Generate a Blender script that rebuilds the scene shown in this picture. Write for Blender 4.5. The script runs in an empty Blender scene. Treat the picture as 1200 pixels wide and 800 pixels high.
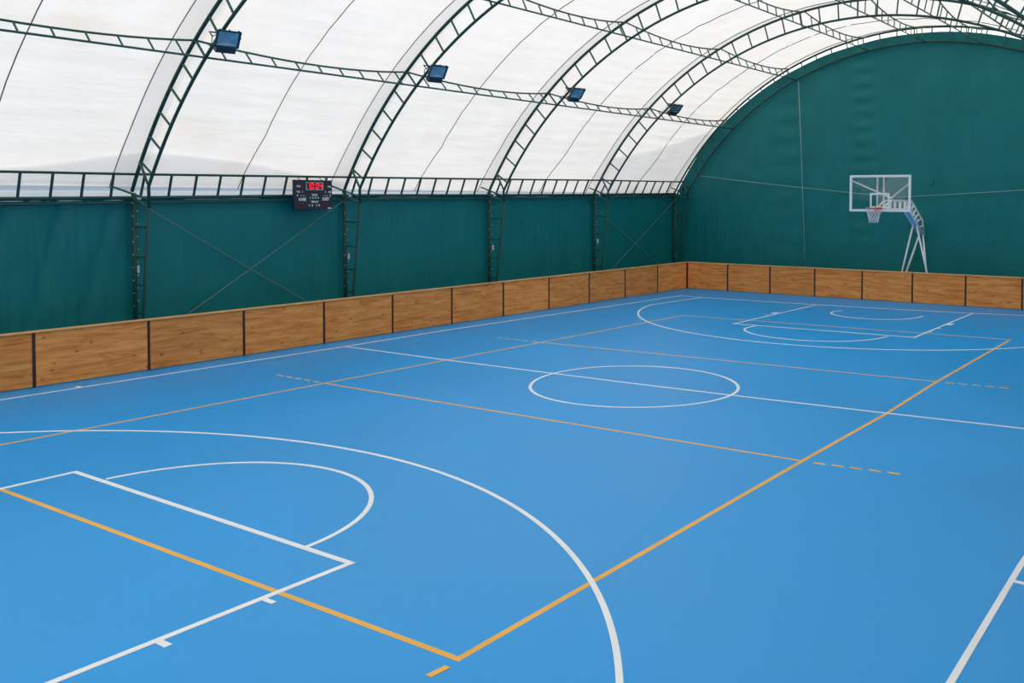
import bpy, bmesh, math, random
from mathutils import Vector, Matrix
random.seed(7)
C = bpy.context.scene.collection
PI = math.pi

# ------------------------------------------------------------------ camera
cam_d = bpy.data.cameras.new('camera')
cam = bpy.data.objects.new('camera', cam_d); C.objects.link(cam)
cam_d.sensor_width = 36; cam_d.sensor_fit = 'HORIZONTAL'
cam_d.lens = 1115.763 / 1200 * 36
cam_d.shift_x = -152.23 / 1200; cam_d.shift_y = -128.13 / 1200
cam_d.clip_start = 0.02; cam_d.clip_end = 300
r_ = (0.83775179, 0.54603216, 0.00456228); u_ = (-0.02356169, 0.02779983, 0.99933579); f_ = (-0.54554264, 0.83730284, -0.0361548)
cam.matrix_world = Matrix(((r_[0], u_[0], -f_[0], 9.17144), (r_[1], u_[1], -f_[1], -13.81718), (r_[2], u_[2], -f_[2], 3.26096), (0, 0, 0, 1)))
bpy.context.scene.camera = cam

# ------------------------------------------------------------------ sky
w = bpy.data.worlds.new('overcast_sky'); bpy.context.scene.world = w
w.use_nodes = True
nt = w.node_tree; nt.nodes.clear()
o_ = nt.nodes.new('ShaderNodeOutputWorld'); bg = nt.nodes.new('ShaderNodeBackground')
tc = nt.nodes.new('ShaderNodeTexCoord'); sp = nt.nodes.new('ShaderNodeSeparateXYZ'); cr = nt.nodes.new('ShaderNodeValToRGB')
nt.links.new(tc.outputs['Generated'], sp.inputs[0]); nt.links.new(sp.outputs['Z'], cr.inputs[0])
cr.color_ramp.elements[0].position = 0.0; cr.color_ramp.elements[0].color = (0.75, 0.735, 0.72, 1)
cr.color_ramp.elements[1].position = 1.0; cr.color_ramp.elements[1].color = (1.0, 0.925, 0.845, 1)
nt.links.new(cr.outputs[0], bg.inputs[0]); bg.inputs[1].default_value = 1.93
nt.links.new(bg.outputs[0], o_.inputs[0])

vs = bpy.context.scene.view_settings
bpy.context.scene.display_settings.display_device = 'sRGB'
vs.view_transform = 'Standard'; vs.look = 'None'; vs.gamma = 1; vs.use_curve_mapping = False
vs.exposure = 0.08
bpy.context.scene.cycles.max_bounces = 10
bpy.context.scene.cycles.diffuse_bounces = 6
bpy.context.scene.cycles.transmission_bounces = 8

# ------------------------------------------------------------------ materials
def s2l(c):
    return tuple((x / 12.92 if x <= .04045 else ((x + .055) / 1.055) ** 2.4) for x in [v / 255 for v in c]) + (1,)

def mat(name, col, rough=0.5, metal=0.0, spec=0.5, var=0.0, vscale=4.0, bump=0.0, bscale=40.0, stretch=(1, 1, 1), emis=None, estr=0.0):
    m = bpy.data.materials.new(name); m.use_nodes = True
    n = m.node_tree; b = n.nodes['Principled BSDF']
    b.inputs['Base Color'].default_value = col; b.inputs['Roughness'].default_value = rough
    b.inputs['Metallic'].default_value = metal; b.inputs['Specular IOR Level'].default_value = spec
    tcn = n.nodes.new('ShaderNodeTexCoord'); mp = n.nodes.new('ShaderNodeMapping'); mp.inputs['Scale'].default_value = stretch
    n.links.new(tcn.outputs['Object'], mp.inputs[0])
    if var > 0:
        nz = n.nodes.new('ShaderNodeTexNoise'); nz.inputs['Scale'].default_value = vscale; nz.inputs['Detail'].default_value = 5
        n.links.new(mp.outputs[0], nz.inputs[0])
        hs = n.nodes.new('ShaderNodeHueSaturation'); hs.inputs['Color'].default_value = col
        mr = n.nodes.new('ShaderNodeMapRange'); mr.inputs[1].default_value = .3; mr.inputs[2].default_value = .7
        mr.inputs[3].default_value = 1 - var; mr.inputs[4].default_value = 1 + var
        n.links.new(nz.outputs[0], mr.inputs[0]); n.links.new(mr.outputs[0], hs.inputs['Value']); n.links.new(hs.outputs[0], b.inputs['Base Color'])
    if bump > 0:
        nb = n.nodes.new('ShaderNodeTexNoise'); nb.inputs['Scale'].default_value = bscale; nb.inputs['Detail'].default_value = 3
        n.links.new(mp.outputs[0], nb.inputs[0])
        bp = n.nodes.new('ShaderNodeBump'); bp.inputs['Strength'].default_value = bump; bp.inputs['Distance'].default_value = .05
        n.links.new(nb.outputs[0], bp.inputs['Height']); n.links.new(bp.outputs[0], b.inputs['Normal'])
    if emis:
        b.inputs['Emission Color'].default_value = emis; b.inputs['Emission Strength'].default_value = estr
    return m

def fabric(name, col, trans, bump=.3, stretch=(1, .25, 1.6), stain=0.0, var=.03):
    """woven PVC sheet: part diffuse, part translucent"""
    m = bpy.data.materials.new(name); m.use_nodes = True
    n = m.node_tree; n.nodes.clear()
    out = n.nodes.new('ShaderNodeOutputMaterial'); mix = n.nodes.new('ShaderNodeMixShader')
    df = n.nodes.new('ShaderNodeBsdfDiffuse'); tr = n.nodes.new('ShaderNodeBsdfTranslucent')
    tcn = n.nodes.new('ShaderNodeTexCoord'); mp = n.nodes.new('ShaderNodeMapping'); mp.inputs['Scale'].default_value = stretch
    n.links.new(tcn.outputs['Object'], mp.inputs[0])
    nz = n.nodes.new('ShaderNodeTexNoise'); nz.inputs['Scale'].default_value = 2.6; nz.inputs['Detail'].default_value = 4
    n.links.new(mp.outputs[0], nz.inputs[0])
    bp = n.nodes.new('ShaderNodeBump'); bp.inputs['Strength'].default_value = bump; bp.inputs['Distance'].default_value = .12
    n.links.new(nz.outputs[0], bp.inputs['Height'])
    n2 = n.nodes.new('ShaderNodeTexNoise'); n2.inputs['Scale'].default_value = .9; n2.inputs['Detail'].default_value = 6
    n.links.new(tcn.outputs['Object'], n2.inputs[0])
    mr = n.nodes.new('ShaderNodeMapRange'); mr.inputs[1].default_value = .3; mr.inputs[2].default_value = .7
    mr.inputs[3].default_value = 1 - var; mr.inputs[4].default_value = 1 + var
    n.links.new(n2.outputs[0], mr.inputs[0])
    hs = n.nodes.new('ShaderNodeHueSaturation'); hs.inputs['Color'].default_value = col; n.links.new(mr.outputs[0], hs.inputs['Value'])
    last = hs.outputs[0]
    if stain > 0:
        n3 = n.nodes.new('ShaderNodeTexNoise'); n3.inputs['Scale'].default_value = .55; n3.inputs['Detail'].default_value = 4
        n.links.new(tcn.outputs['Object'], n3.inputs[0])
        m3 = n.nodes.new('ShaderNodeMapRange'); m3.inputs[1].default_value = .58; m3.inputs[2].default_value = .78; m3.inputs[3].default_value = 0; m3.inputs[4].default_value = stain
        n.links.new(n3.outputs[0], m3.inputs[0])
        mc = n.nodes.new('ShaderNodeMixRGB'); mc.inputs[2].default_value = (col[0] * .9, col[1] * .74, col[2] * .55, 1)
        n.links.new(m3.outputs[0], mc.inputs[0]); n.links.new(last, mc.inputs[1]); last = mc.outputs[0]
    for s in (df, tr):
        n.links.new(last, s.inputs['Color']); n.links.new(bp.outputs[0], s.inputs['Normal'])
    mix.inputs[0].default_value = trans
    n.links.new(df.outputs[0], mix.inputs[1]); n.links.new(tr.outputs[0], mix.inputs[2]); n.links.new(mix.outputs[0], out.inputs[0])
    return m

def floor_material():
    m = mat('blue_court_resin', (0.004, 0.322, 0.775, 1), rough=.42, spec=.42)
    n = m.node_tree; b = n.nodes['Principled BSDF']
    tcn = [x for x in n.nodes if x.type == 'TEX_COORD'][0]
    a = n.nodes.new('ShaderNodeTexNoise'); a.inputs['Scale'].default_value = .25; a.inputs['Detail'].default_value = 7; a.inputs['Roughness'].default_value = .6
    n.links.new(tcn.outputs['Object'], a.inputs[0])
    mr = n.nodes.new('ShaderNodeMapRange'); mr.inputs[1].default_value = .3; mr.inputs[2].default_value = .7; mr.inputs[3].default_value = .95; mr.inputs[4].default_value = 1.06
    n.links.new(a.outputs[0], mr.inputs[0])
    hs = n.nodes.new('ShaderNodeHueSaturation'); hs.inputs['Color'].default_value = b.inputs['Base Color'].default_value
    n.links.new(mr.outputs[0], hs.inputs['Value'])
    # faint scuffs
    s = n.nodes.new('ShaderNodeTexNoise'); s.inputs['Scale'].default_value = 1.1; s.inputs['Detail'].default_value = 9; s.inputs['Roughness'].default_value = .7
    mp = n.nodes.new('ShaderNodeMapping'); mp.inputs['Scale'].default_value = (1, 2.2, 1); mp.inputs['Rotation'].default_value = (0, 0, .5)
    n.links.new(tcn.outputs['Object'], mp.inputs[0]); n.links.new(mp.outputs[0], s.inputs[0])
    m2 = n.nodes.new('ShaderNodeMapRange'); m2.inputs[1].default_value = .66; m2.inputs[2].default_value = .8; m2.inputs[3].default_value = 0; m2.inputs[4].default_value = .25
    n.links.new(s.outputs[0], m2.inputs[0])
    mc = n.nodes.new('ShaderNodeMixRGB'); mc.inputs[2].default_value = (.12, .36, .72, 1)
    n.links.new(m2.outputs[0], mc.inputs[0]); n.links.new(hs.outputs[0], mc.inputs[1]); n.links.new(mc.outputs[0], b.inputs['Base Color'])
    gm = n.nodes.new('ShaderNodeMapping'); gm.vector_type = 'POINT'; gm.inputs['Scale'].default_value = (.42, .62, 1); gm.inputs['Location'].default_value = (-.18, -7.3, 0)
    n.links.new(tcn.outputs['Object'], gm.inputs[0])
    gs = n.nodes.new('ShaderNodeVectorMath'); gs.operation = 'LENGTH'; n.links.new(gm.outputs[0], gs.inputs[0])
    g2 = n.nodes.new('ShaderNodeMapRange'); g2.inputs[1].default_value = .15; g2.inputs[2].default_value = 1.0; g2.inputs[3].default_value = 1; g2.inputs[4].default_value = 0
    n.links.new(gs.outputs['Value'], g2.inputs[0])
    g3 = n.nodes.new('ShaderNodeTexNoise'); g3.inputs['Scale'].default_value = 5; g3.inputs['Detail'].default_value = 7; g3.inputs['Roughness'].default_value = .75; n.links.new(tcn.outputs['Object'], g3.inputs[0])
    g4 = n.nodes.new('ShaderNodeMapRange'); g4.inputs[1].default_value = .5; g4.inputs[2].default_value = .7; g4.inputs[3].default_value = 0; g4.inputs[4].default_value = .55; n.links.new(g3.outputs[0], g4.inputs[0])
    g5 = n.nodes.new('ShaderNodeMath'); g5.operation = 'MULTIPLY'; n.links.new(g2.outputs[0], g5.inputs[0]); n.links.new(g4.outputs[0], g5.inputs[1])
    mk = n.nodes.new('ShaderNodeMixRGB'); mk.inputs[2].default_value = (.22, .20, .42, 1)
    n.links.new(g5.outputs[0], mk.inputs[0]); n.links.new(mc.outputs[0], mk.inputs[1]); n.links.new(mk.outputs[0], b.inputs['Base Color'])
    r2 = n.nodes.new('ShaderNodeMapRange'); r2.inputs[1].default_value = .3; r2.inputs[2].default_value = .7; r2.inputs[3].default_value = .38; r2.inputs[4].default_value = .5
    n.links.new(a.outputs[0], r2.inputs[0]); n.links.new(r2.outputs[0], b.inputs['Roughness'])
    return m

def wood_material(name, axis, seed, base=(238, 150, 76), dark=(196, 106, 46), light=(252, 182, 102)):
    m = bpy.data.materials.new(name); m.use_nodes = True
    n = m.node_tree; b = n.nodes['Principled BSDF']; b.inputs['Roughness'].default_value = .6; b.inputs['Specular IOR Level'].default_value = .25
    tcn = n.nodes.new('ShaderNodeTexCoord'); oi = n.nodes.new('ShaderNodeObjectInfo')
    ad = n.nodes.new('ShaderNodeVectorMath'); ad.operation = 'ADD'
    ml = n.nodes.new('ShaderNodeVectorMath'); ml.operation = 'SCALE'; ml.inputs[0].default_value = (13.1, 17.7, 9.3)
    n.links.new(oi.outputs['Random'], ml.inputs['Scale']); n.links.new(tcn.outputs['Object'], ad.inputs[0]); n.links.new(ml.outputs[0], ad.inputs[1])
    mp = n.nodes.new('ShaderNodeMapping'); sc = [7, 7, 9]; sc[axis] = .9; mp.inputs['Scale'].default_value = sc
    n.links.new(ad.outputs[0], mp.inputs[0])
    g = n.nodes.new('ShaderNodeTexNoise'); g.inputs['Scale'].default_value = 1.6; g.inputs['Detail'].default_value = 8; g.inputs['Roughness'].default_value = .65; g.inputs['Distortion'].default_value = .6
    n.links.new(mp.outputs[0], g.inputs[0])
    cr = n.nodes.new('ShaderNodeValToRGB'); e = cr.color_ramp.elements
    e[0].position = .28; e[0].color = s2l(dark); e[1].position = .74; e[1].color = s2l(light)
    k = e.new(.5); k.color = s2l(base)
    n.links.new(g.outputs[0], cr.inputs[0])
    # knots
    vo = n.nodes.new('ShaderNodeTexVoronoi'); vo.inputs['Scale'].default_value = 1.0
    m4 = n.nodes.new('ShaderNodeMapping'); s4 = [3.6, 3.6, 5.4]; s4[axis] = 3.4; m4.inputs['Scale'].default_value = s4
    n.links.new(ad.outputs[0], m4.inputs[0]); n.links.new(m4.outputs[0], vo.inputs[0])
    kr = n.nodes.new('ShaderNodeMapRange'); kr.inputs[1].default_value = .04; kr.inputs[2].default_value = .17; kr.inputs[3].default_value = .75; kr.inputs[4].default_value = 0
    n.links.new(vo.outputs['Distance'], kr.inputs[0])
    mk = n.nodes.new('ShaderNodeMixRGB'); mk.inputs[2].default_value = s2l((136, 72, 36))
    n.links.new(kr.outputs[0], mk.inputs[0]); n.links.new(cr.outputs[0], mk.inputs[1])
    # per board lightness
    hs = n.nodes.new('ShaderNodeHueSaturation'); mr = n.nodes.new('ShaderNodeMapRange'); mr.inputs[3].default_value = .9; mr.inputs[4].default_value = 1.12
    n.links.new(oi.outputs['Random'], mr.inputs[0]); n.links.new(mr.outputs[0], hs.inputs['Value']); n.links.new(mk.outputs[0], hs.inputs['Color'])
    n.links.new(hs.outputs[0], b.inputs['Base Color'])
    bp = n.nodes.new('ShaderNodeBump'); bp.inputs['Strength'].default_value = .25; bp.inputs['Distance'].default_value = .01
    n.links.new(g.outputs[0], bp.inputs['Height']); n.links.new(bp.outputs[0], b.inputs['Normal'])
    return m

M = dict(
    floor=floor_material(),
    white_line=mat('white_line_paint', (.90, .90, .90, 1), rough=.45, spec=.35, var=.04, vscale=3),
    yellow_line=mat('yellow_line_paint', (.90, .46, .07, 1), rough=.5, spec=.3, var=.08, vscale=2),
    membrane=fabric('white_roof_membrane', (.90, .895, .885, 1), .55, stain=.3, bump=.6),
    membrane_double=fabric('doubled_roof_membrane', (.84, .84, .83, 1), .50, bump=.2),
    shadow_sheet=fabric('outside_shadow_fabric', (.9, .91, .93, 1), .8, bump=.1),  # added layer that dims the roof like a shadow cast from outside
    skirt=fabric('pale_blue_skirt', (.74, .83, .94, 1), .55, bump=.3),
    skirt_hem=fabric('blue_grey_hem_band', (.42, .52, .66, 1), .5, bump=.1),
    green=None, seam=mat('stitched_seam', s2l((96, 98, 96)), rough=.9),
    steel=mat('green_painted_steel', s2l((40, 92, 78)), rough=.45, spec=.4, var=.12, vscale=6),
    steel_dark=mat('dark_green_painted_steel', s2l((28, 72, 64)), rough=.5, spec=.4, var=.1, vscale=6),
    post=mat('dark_brown_steel_post', s2l((62, 32, 30)), rough=.5, var=.15, vscale=10),
    wood_y=wood_material('varnished_board_left', 1, 1), wood_x=wood_material('varnished_board_far', 0, 2),
    cap_y=wood_material('board_cap_left', 1, 3, base=(244, 178, 112), dark=(220, 146, 82), light=(252, 200, 138)),
    cap_x=wood_material('board_cap_far', 0, 4, base=(244, 178, 112), dark=(220, 146, 82), light=(252, 200, 138)),
    white_metal=mat('white_enamelled_steel', (.86, .88, .90, 1), rough=.35, spec=.5, var=.04, vscale=3),
    blue_metal=mat('pale_blue_underside_plate', (.52, .74, .92, 1), rough=.4),
    orange=mat('orange_rim_steel', (.75, .12, .05, 1), rough=.4),
    net=mat('white_net_cord', (.72, .75, .76, 1), rough=.9),
    black=mat('black_scoreboard_case', s2l((28, 36, 48)), rough=.45, var=.1, vscale=8),
    bezel=mat('light_grey_bezel', s2l((150, 165, 180)), rough=.5),
    display=mat('dark_red_clock_window', s2l((60, 8, 16)), rough=.3),
    white_print=mat('white_print', (.85, .88, .92, 1), rough=.6),
    dim_led=mat('unlit_red_digit', s2l((120, 26, 48)), rough=.4),
    led=mat('lit_red_digit', (.8, .02, .05, 1), rough=.5, emis=(1, .012, .045, 1), estr=.85),
    lamp_case=mat('dark_blue_lamp_case', s2l((34, 42, 52)), rough=.4, var=.15, vscale=20),
    reflector=mat('silver_lamp_reflector', (.88, .85, .80, 1), rough=.4, metal=.35, var=.25, vscale=9),
    cable=mat('steel_cable', s2l((96, 124, 128)), rough=.6),
    cord=mat('pale_cord', s2l((150, 175, 170)), rough=.8),
    label=mat('white_plastic_plate', (.8, .8, .8, 1), rough=.5),
    turf=mat('outside_ground', (.10, .12, .09, 1), rough=.9),
)
def green_material():
    m = mat('dark_green_pvc_curtain', (.005, .176, .178, 1), rough=.45, spec=.24, var=.08, vscale=1.2)
    n = m.node_tree; b = n.nodes['Principled BSDF']
    tcn = [x for x in n.nodes if x.type == 'TEX_COORD'][0]
    mp = n.nodes.new('ShaderNodeMapping'); mp.inputs['Scale'].default_value = (2.2, 2.2, .35)
    n.links.new(tcn.outputs['Object'], mp.inputs[0])
    a = n.nodes.new('ShaderNodeTexNoise'); a.inputs['Scale'].default_value = 1.6; a.inputs['Detail'].default_value = 4; a.inputs['Distortion'].default_value = .4
    n.links.new(mp.outputs[0], a.inputs[0])
    c = n.nodes.new('ShaderNodeTexNoise'); c.inputs['Scale'].default_value = 9; c.inputs['Detail'].default_value = 4
    mp2 = n.nodes.new('ShaderNodeMapping'); mp2.inputs['Scale'].default_value = (.35, .35, 1)
    n.links.new(tcn.outputs['Object'], mp2.inputs[0]); n.links.new(mp2.outputs[0], c.inputs[0])
    ad = n.nodes.new('ShaderNodeMath'); ad.operation = 'MULTIPLY_ADD'; ad.inputs[1].default_value = .12
    n.links.new(c.outputs[0], ad.inputs[0]); n.links.new(a.outputs[0], ad.inputs[2])
    bp = n.nodes.new('ShaderNodeBump'); bp.inputs['Strength'].default_value = .4; bp.inputs['Distance'].default_value = .12
    n.links.new(ad.outputs[0], bp.inputs['Height']); n.links.new(bp.outputs[0], b.inputs['Normal'])
    return m
M['green'] = green_material()
def glass_material(name, rough=.0, tint=(1, 1, 1, 1)):
    m = bpy.data.materials.new(name); m.use_nodes = True
    b = m.node_tree.nodes['Principled BSDF']; b.inputs['Base Color'].default_value = tint
    b.inputs['Roughness'].default_value = rough; b.inputs['Transmission Weight'].default_value = 1; b.inputs['IOR'].default_value = 1.93
    return m
M['backboard_glass'] = glass_material('clear_backboard_glass'); M['backboard_glass'].node_tree.nodes['Principled BSDF'].inputs['IOR'].default_value = 1.33
M['lamp_glass'] = glass_material('lamp_front_glass', .05, (.92, .96, 1, 1))

# ------------------------------------------------------------------ builders
def tag(o, label=None, cat=None, group=None, kind=None):
    if label: o['label'] = label
    if cat: o['category'] = cat
    if group: o['group'] = group
    if kind: o['kind'] = kind
    return o
def empty(name, loc):
    o = bpy.data.objects.new(name, None); o.location = loc; o.empty_display_size = .2; C.objects.link(o); return o
def wloc(p):
    v = Vector((0, 0, 0))
    while p is not None: v += Vector(p.location); p = p.parent
    return v
def mesh(name, V, F, m, parent=None, smooth=False):
    """world-coordinate vertices -> ONE mesh object; under a parent they become local to it"""
    if parent is not None:
        org = wloc(parent)
    elif V:
        xs = [min(v[i] for v in V) for i in range(3)]; xe = [max(v[i] for v in V) for i in range(3)]
        org = Vector(((xs[0] + xe[0]) / 2, (xs[1] + xe[1]) / 2, xs[2]))
    me = bpy.data.meshes.new(name); me.from_pydata([tuple(Vector(v) - org) for v in V], [], F); me.update()
    if smooth:
        for p in me.polygons: p.use_smooth = True
    me.materials.append(m)
    o = bpy.data.objects.new(name, me); C.objects.link(o)
    if parent is not None: o.parent = parent
    else: o.location = org
    return o
class G:
    """geometry collector"""
    def __init__(s): s.V = []; s.F = []
    def box(s, a, b):
        x0, y0, z0 = a; x1, y1, z1 = b; n = len(s.V)
        s.V += [(x0, y0, z0), (x1, y0, z0), (x1, y1, z0), (x0, y1, z0), (x0, y0, z1), (x1, y0, z1), (x1, y1, z1), (x0, y1, z1)]
        s.F += [tuple(n + i for i in f) for f in ((0, 3, 2, 1), (4, 5, 6, 7), (0, 1, 5, 4), (1, 2, 6, 5), (2, 3, 7, 6), (3, 0, 4, 7))]
        return s
    def obox(s, c, ax, ay, az, sx, sy, sz):
        c = Vector(c); n = len(s.V)
        for k in (-1, 1):
            for i, j in ((-1, -1), (1, -1), (1, 1), (-1, 1)):
                s.V.append(tuple(c + ax * (i * sx / 2) + ay * (j * sy / 2) + az * (k * sz / 2)))
        s.F += [tuple(n + i for i in f) for f in ((0, 3, 2, 1), (4, 5, 6, 7), (0, 1, 5, 4), (1, 2, 6, 5), (2, 3, 7, 6), (3, 0, 4, 7))]
        return s
    def tube(s, P, r, seg=8, closed=False):
        P = [Vector(p) for p in P]; n0 = len(s.V); N = len(P); up = None
        for i, p in enumerate(P):
            if closed: d = P[(i + 1) % N] - P[i - 1]
            else: d = P[min(i + 1, N - 1)] - P[max(i - 1, 0)]
            d.normalize()
            if up is None: up = Vector((0, 0, 1)) if abs(d.z) < .9 else Vector((0, 1, 0))
            a = (up - d * up.dot(d)).normalized(); b = d.cross(a); up = a
            rr = r[i] if isinstance(r, (list, tuple)) else r
            for k in range(seg):
                t = 2 * PI * k / seg; s.V.append(tuple(p + (a * math.cos(t) + b * math.sin(t)) * rr))
        for i in range(N if closed else N - 1):
            j = (i + 1) % N
            for k in range(seg):
                l = (k + 1) % seg; s.F.append((n0 + i * seg + k, n0 + i * seg + l, n0 + j * seg + l, n0 + j * seg + k))
        if not closed:
            s.F.append(tuple(n0 + k for k in reversed(range(seg)))); s.F.append(tuple(n0 + (N - 1) * seg + k for k in range(seg)))
        return s
    def build(s, name, m, parent=None, smooth=False): return mesh(name, s.V, s.F, m, parent, smooth)

# shared unit rod (along z, length 1, radius 1) for rungs
def unit_rod(name, m, seg=8):
    g = G().tube([(0, 0, -.5), (0, 0, .5)], 1, seg); me = bpy.data.meshes.new(name)
    me.from_pydata(g.V, [], g.F); me.update()
    for p in me.polygons: p.use_smooth = len(p.vertices) == 4
    me.materials.append(m); return me
ROD = unit_rod('rod', M['steel']); ROD_D = unit_rod('rod_dark', M['steel_dark']); ROD_W = unit_rod('rod_white', M['white_metal'])
def rod(name, a, b, r, parent, me=None):
    a = Vector(a); b = Vector(b); d = b - a
    o = bpy.data.objects.new(name, me or ROD); C.objects.link(o); o.parent = parent
    o.location = (a + b) / 2 - wloc(parent); o.rotation_euler = d.to_track_quat('Z', 'Y').to_euler(); o.scale = (r, r, d.length)
    return o

# ------------------------------------------------------------------ measures (metres; x across, y along, z up)
XC, ZC, RO, RI = -0.2, -1.63, 10.347, 9.883
DY = 5.0855
YK = {k: 16.64625 - (4 - k) * DY for k in range(-2, 5)}          # frame planes, 4 = gable frame
ZR = {-2: 3.12, -1: 3.16, 0: 3.21, 1: 3.28, 2: 3.31, 3: 3.35, 4: 3.41}
TT = {-2: 149.4, -1: 149.3, 0: 149.2, 1: 148.9, 2: 148.6, 3: 148.2, 4: 148.0}
YW = 16.80
XW, XE = -9.22, 8.82
def arcp(th, r, y): t = math.radians(th); return (XC + r * math.cos(t), y, ZC + r * math.sin(t))
def interp(d, y):
    ks = sorted(d); ys = [YK[k] for k in ks]
    if y <= ys[0]: return d[ks[0]]
    for i in range(len(ks) - 1):
        if y <= ys[i + 1]:
            t = (y - ys[i]) / (ys[i + 1] - ys[i]); return d[ks[i]] * (1 - t) + d[ks[i + 1]] * t
    return d[ks[-1]]

# ------------------------------------------------------------------ floor and ground
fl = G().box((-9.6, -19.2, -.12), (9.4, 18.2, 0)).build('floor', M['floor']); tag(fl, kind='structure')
gr = G().box((-90, -90, -.25), (90, 90, -.13)).build('ground', M['turf']); tag(gr, kind='structure')

LZ = [0.0012]
def strip(name, pts, wd, m, closed=False, z=None):
    """painted line: a thin raised ribbon following pts on the floor"""
    z = z or LZ[0]; LZ[0] += .00012
    P = [Vector((p[0], p[1], 0)) for p in pts]; N = len(P); V = []; F = []
    for i, p in enumerate(P):
        if closed: d1 = (P[i] - P[i - 1]).normalized(); d2 = (P[(i + 1) % N] - P[i]).normalized()
        else:
            d1 = (P[i] - P[i - 1]).normalized() if i else (P[1] - P[0]).normalized()
            d2 = (P[i + 1] - P[i]).normalized() if i < N - 1 else d1
        t = (d1 + d2).normalized(); nrm = Vector((-t.y, t.x, 0)); k = wd / 2 / max(.3, t.dot(d1))
        for s in (1, -1):
            q = p + nrm * k * s; V.append((q.x, q.y, z))
        for s in (1, -1):
            q = p + nrm * k * s; V.append((q.x, q.y, 0.0))
    for i in range(N if closed else N - 1):
        a = 4 * i; b = 4 * ((i + 1) % N)
        F += [(a + 1, b + 1, b, a), (a, b, b + 2, a + 2), (b + 1, a + 1, a + 3, b + 3)]
    if not closed: F += [(0, 2, 3, 1), (4 * N - 4, 4 * N - 3, 4 * N - 1, 4 * N - 2)]
    return mesh(name, V, F, m, fl)
def polar(cx, cy, tab, n=90):
    """arc whose radius is interpolated over angle (degrees)"""
    out = []
    a0, a1 = tab[0][0], tab[-1][0]
    for i in range(n + 1):
        a = a0 + (a1 - a0) * i / n
        for j in range(len(tab) - 1):
            if (tab[j][0] - a) * (tab[j + 1][0] - a) <= 0:
                t = (a - tab[j][0]) / (tab[j + 1][0] - tab[j][0]); t = t * t * (3 - 2 * t)
                r = tab[j][1] * (1 - t) + tab[j + 1][1] * t; break
        out.append((cx + r * math.cos(math.radians(a)), cy + r * math.sin(math.radians(a))))
    return out
def fit_polar(cx, cy, pts, extra=()):
    t = [(math.degrees(math.atan2(y - cy, x - cx)) % 360, math.hypot(x - cx, y - cy)) for x, y in pts] + list(extra)
    return sorted(t)
WL, YL = M['white_line'], M['yellow_line']
W5 = .052
# volleyball court, 18 x 9
strip('volleyball_boundary_line', [(-4.56, -8.93), (-2.424, -8.943), (4.488, -8.979), (4.451, -2.899), (4.457, .178), (4.368, 3.239), (4.33, 9.32), (0, 9.10), (-4.242, 8.88), (-4.352, 2.803), (-4.423, -.115), (-4.47, -3.009)], .056, YL, closed=True)
strip('volleyball_attack_line', [(-4.47, -3.009), (0, -2.96), (4.451, -2.899)], .05, YL)
strip('volleyball_attack_line', [(-4.352, 2.803), (0, 3.03), (4.368, 3.239)], .05, YL)
for i in range(5):
    x = 4.60 + i * .225; strip('attack_line_dash', [(x, -2.89 + .025 * i), (x + .15, -2.885 + .025 * i)], .05, YL)
    x = 4.52 + i * .225; strip('attack_line_dash', [(x, 3.245 + .02 * i), (x + .15, 3.25 + .02 * i)], .05, YL)
    x = -4.60 - i * .26; strip('attack_line_dash', [(x, -3.005 + .005 * i), (x - .16, -3.0 + .005 * i)], .05, YL)
    x = -4.47 - i * .25; strip('attack_line_dash', [(x, 2.80 - .005 * i), (x - .16, 2.80 - .005 * i)], .05, YL)
strip('service_zone_mark', [(4.507, -9.10), (4.49, -9.27)], .055, YL)
# basketball court, 28 x 15
SIDE_L = [(-7.62, -13.99), (-7.569, -6.779), (-7.533, -3.988), (-7.46, 0), (-7.483, 3.059), (-7.2, 9), (-6.997, 13.456)]
strip('sideline', SIDE_L, W5, WL)
strip('sideline', [(7.5, -13.99), (7.482, -7.36), (7.439, -4.985), (7.45, 4), (7.48, 14.9)], W5, WL)
strip('baseline', [(-7.02, 13.44), (-6.166, 13.36), (-4.2, 13.42), (-2.228, 13.545), (0, 13.75), (2.3, 14.08), (3.601, 14.395), (7.5, 14.9)], W5, WL)
strip('baseline', [(-7.62, -14), (7.5, -14)], W5, WL)
strip('halfway_line', [(-7.441, -.087), (-4.4, -.09), (0, .02), (1.7, .10), (4.457, .27), (6.388, .426), (7.46, .5)], W5, WL)
strip('centre_circle', polar(.08, -.13, fit_polar(.08, -.13, [(-1.366, -1.156), (1.641, .813), (-1.263, 1.244), (1.021, -1.582)])[:] + [(fit_polar(.08, -.13, [(1.641, .813)])[0][0] + 360, fit_polar(.08, -.13, [(1.641, .813)])[0][1])], 120)[:-1], W5, WL, closed=True)
def poly_arc(cx, cy, mid, co, a0, a1, n=120):
    out = []
    for i in range(n + 1):
        a = a0 + (a1 - a0) * i / n; t = (a - mid) / 90; r = 0
        for q in co: r = r * t + q
        out.append((cx + r * math.cos(math.radians(a)), cy + r * math.sin(math.radians(a))))
    return out
p3 = poly_arc(0, -12.425, 90, [0.0352, 0.4311, 0.2154, 6.7649], 14, 152)
strip('three_point_line', [(6.6, -13.98)] + p3 + [(-6.8, -13.98)], W5, WL)
strip('three_point_line', [(-6.166, 13.316)] + poly_arc(0, 12.425, 270, [-.6695, -.3723, 6.7645], 196, 334) + [(6.6, 14.7)], W5, WL)
strip('key_line', [(-2.50, -13.98), (-2.477, -8.149), (2.45, -8.224), (2.47, -13.98)], .062, WL)
strip('key_line', [(-2.228, 13.523), (-2.256, 8.115), (2.379, 8.402), (2.3, 14.081)], W5, WL)
strip('free_throw_arc', poly_arc(-.06, -8.16, 90, [.0901, -.0115, 1.7545], -1, 178, 60), W5, WL)
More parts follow.
